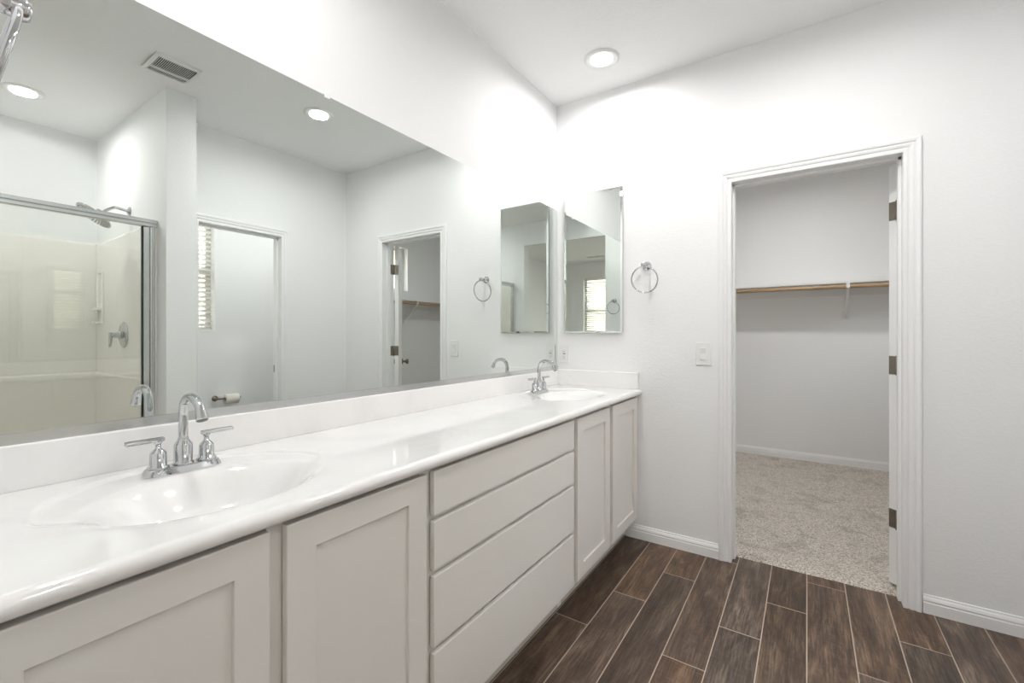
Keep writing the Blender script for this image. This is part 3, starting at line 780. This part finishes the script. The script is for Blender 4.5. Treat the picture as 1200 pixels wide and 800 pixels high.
# vertical soap shelf moulding on the side panel near the corner
bm = bm_new(); ys0 = 1.0655
for a, b, c, d_ in ((3.045, 3.058, 1.30, 1.70), (3.165, 3.178, 1.30, 1.70), (3.058, 3.165, 1.30, 1.312), (3.058, 3.165, 1.688, 1.70)): box(bm, a, b, ys0 - .012, ys0 + .002, c, d_, .004, 2)
box(bm, 3.058, 3.165, ys0 - .045, ys0 + .002, 1.405, 1.425, .006, 2); box(bm, 3.058, 3.165, ys0 - .045, ys0 + .002, 1.306, 1.322, .006, 2)
obj('soap_shelf', bm, M['shower'], t)
t = thing('shower_enclosure', (2.05, .56, .11), 'chrome framed clear glass shower door and panel, seen at the left of the mirror', 'shower door')
bm = bm_new(); box(bm, 2.028, 2.072, YB + .001, 1.077, 1.895, 1.915, .002, 1); box(bm, 2.022, 2.078, YB + .001, 1.077, 1.918, 1.940, .003, 2); box(bm, 2.03, 2.07, YB + .001, 1.077, 1.914, 1.919); obj('header', bm, M['alu'], t)
bm = bm_new(); box(bm, 2.028, 2.072, YB + .014, 1.064, .111, .135, .003, 1); obj('bottom_track', bm, M['alu'], t)
for y0, y1 in ((YB + .0128, YB + .040), (1.043, 1.0650)):
    bm = bm_new(); box(bm, 2.030, 2.070, y0, y1, .111, 1.895, .003, 1); box(bm, 2.026, 2.030, y0 + (y1 - y0) * .3, y0 + (y1 - y0) * .7, .135, 1.895); obj('wall_jamb', bm, M['alu'], t)
bm = bm_new(); box(bm, 2.036, 2.064, 1.006, 1.040, .135, 1.893, .003, 1); obj('door_stile', bm, M['alu'], t)
bm = bm_new(); box(bm, 2.034, 2.048, .9985, 1.0055, .135, 1.893); obj('door_gasket', bm, M['rubber'], t)
bm = bm_new(); box(bm, 2.045, 2.051, YB + .041, .9980, .136, 1.894); obj('glass_panel', bm, M['shower_glass'], t)

SX = 2.53
t = thing('rain_shower', (SX, 1.078, 2.08), 'chrome rain shower head on a curved arm, on the shower side wall', 'shower head')
bm = bm_new(); lathe(bm, (SX, 1.0778, 2.075), (0, -1, 0), [(0, .031), (.004, .031), (.010, .024), (.016, .012), (.018, .011)], 28); obj('flange', bm, M['chrome'], t)
bm = bm_new(); tube(bm, spline([(SX, 1.070, 2.075), (SX, 1.04, 2.081), (SX, 1.00, 2.084), (SX, .97, 2.068), (SX, .935, 2.040)], 6), .0095, 14); obj('arm', bm, M['chrome'], t)
nrm = Vector((0, -.61, -.79)); c = Vector((SX, .893, 2.008))
bm = bm_new(); lathe(bm, c - nrm * .052, nrm, [(0, .010), (.006, .017), (.016, .017), (.022, .010), (.030, .016), (.040, .030), (.046, .095), (.049, .104), (.056, .105), (.060, .102), (.0605, .001)], 44); obj('spray_head', bm, M['chrome'], t)
bm = bm_new(); s_, q_ = frame_of(nrm)
for k, r in enumerate((.02, .038, .056, .074, .090)):
    m_ = 8 + 6 * k
    for i in range(m_):
        a = 2 * PI * i / m_; pp = c + nrm * .008 + (s_ * math.cos(a) + q_ * math.sin(a)) * r; cyl(bm, pp, pp + nrm * .004, .0028, .002, 6)
obj('nozzles', bm, M['spray'], t)
VX = 2.60
t = thing('shower_valve', (VX, 1.065, 1.22), 'chrome shower valve with round plate and lever handle, below the shower head', 'shower valve')
yv = 1.0650
bm = bm_new(); lathe(bm, (VX, yv, 1.22), (0, -1, 0), [(0, .090), (.003, .090), (.008, .084), (.011, .040), (.012, .001)], 40); obj('escutcheon', bm, M['chrome'], t)
bm = bm_new(); lathe(bm, (VX, yv - .010, 1.22), (0, -1, 0), [(0, .026), (.020, .026), (.022, .021), (.045, .021), (.048, .014), (.060, .013)], 28); obj('valve_stem', bm, M['chrome'], t)
bm = bm_new(); tube(bm, [(VX, yv - .072, 1.236), (VX, yv - .072, 1.20), (VX, yv - .074, 1.165), (VX, yv - .076, 1.135)], [.0115, .011, .0095, .009], 16); obj('lever', bm, M['chrome'], t)

# ------------------------------------------------------------------ toilet paper holder and roll
t = thing('paper_holder', (XO, 1.905, .62), 'chrome toilet paper holder on the far wall of the toilet room', 'paper holder')
bm = bm_new(); lathe(bm, (XO - .0005, 1.905, .62), (-1, 0, 0), [(0, .027), (.004, .027), (.010, .020), (.014, .011), (.055, .0095)], 26); obj('post', bm, M['nickel'], t)
bm = bm_new(); tube(bm, [(XO - .052, 1.905, .62), (XO - .062, 1.909, .62), (XO - .066, 1.925, .62), (XO - .066, 2.090, .62)], .008, 14)
lathe(bm, (XO - .066, 2.088, .62), (0, 1, 0), [(0, .008), (.003, .013), (.012, .013), (.016, .006)], 18); obj('arm', bm, M['nickel'], t)
bm = bm_new(); n = 40; rows = []
for r, y in ((.0185, 1.968), (.046, 1.968), (.047, 1.970), (.047, 2.076), (.046, 2.078), (.0185, 2.078)):
    rows.append([(XO - .066 + r * math.cos(2 * PI * i / n), y, .6105 + r * math.sin(2 * PI * i / n)) for i in range(n)])
rings(bm, rows, closed_ends=False); rl = obj('toilet_paper_roll', bm, M['paper']); tag(rl, 'white toilet paper roll hanging on the holder in the toilet room', 'toilet paper')
bm = bm_new(); rows = []
for r, y in ((.0184, 1.968), (.0184, 2.078), (.0175, 2.078), (.0175, 1.968), (.0184, 1.968)):
    rows.append([(XO - .066 + r * math.cos(2 * PI * i / n), y, .6105 + r * math.sin(2 * PI * i / n)) for i in range(n)])
rings(bm, rows, closed_ends=False); obj('core', bm, M['card'], rl)
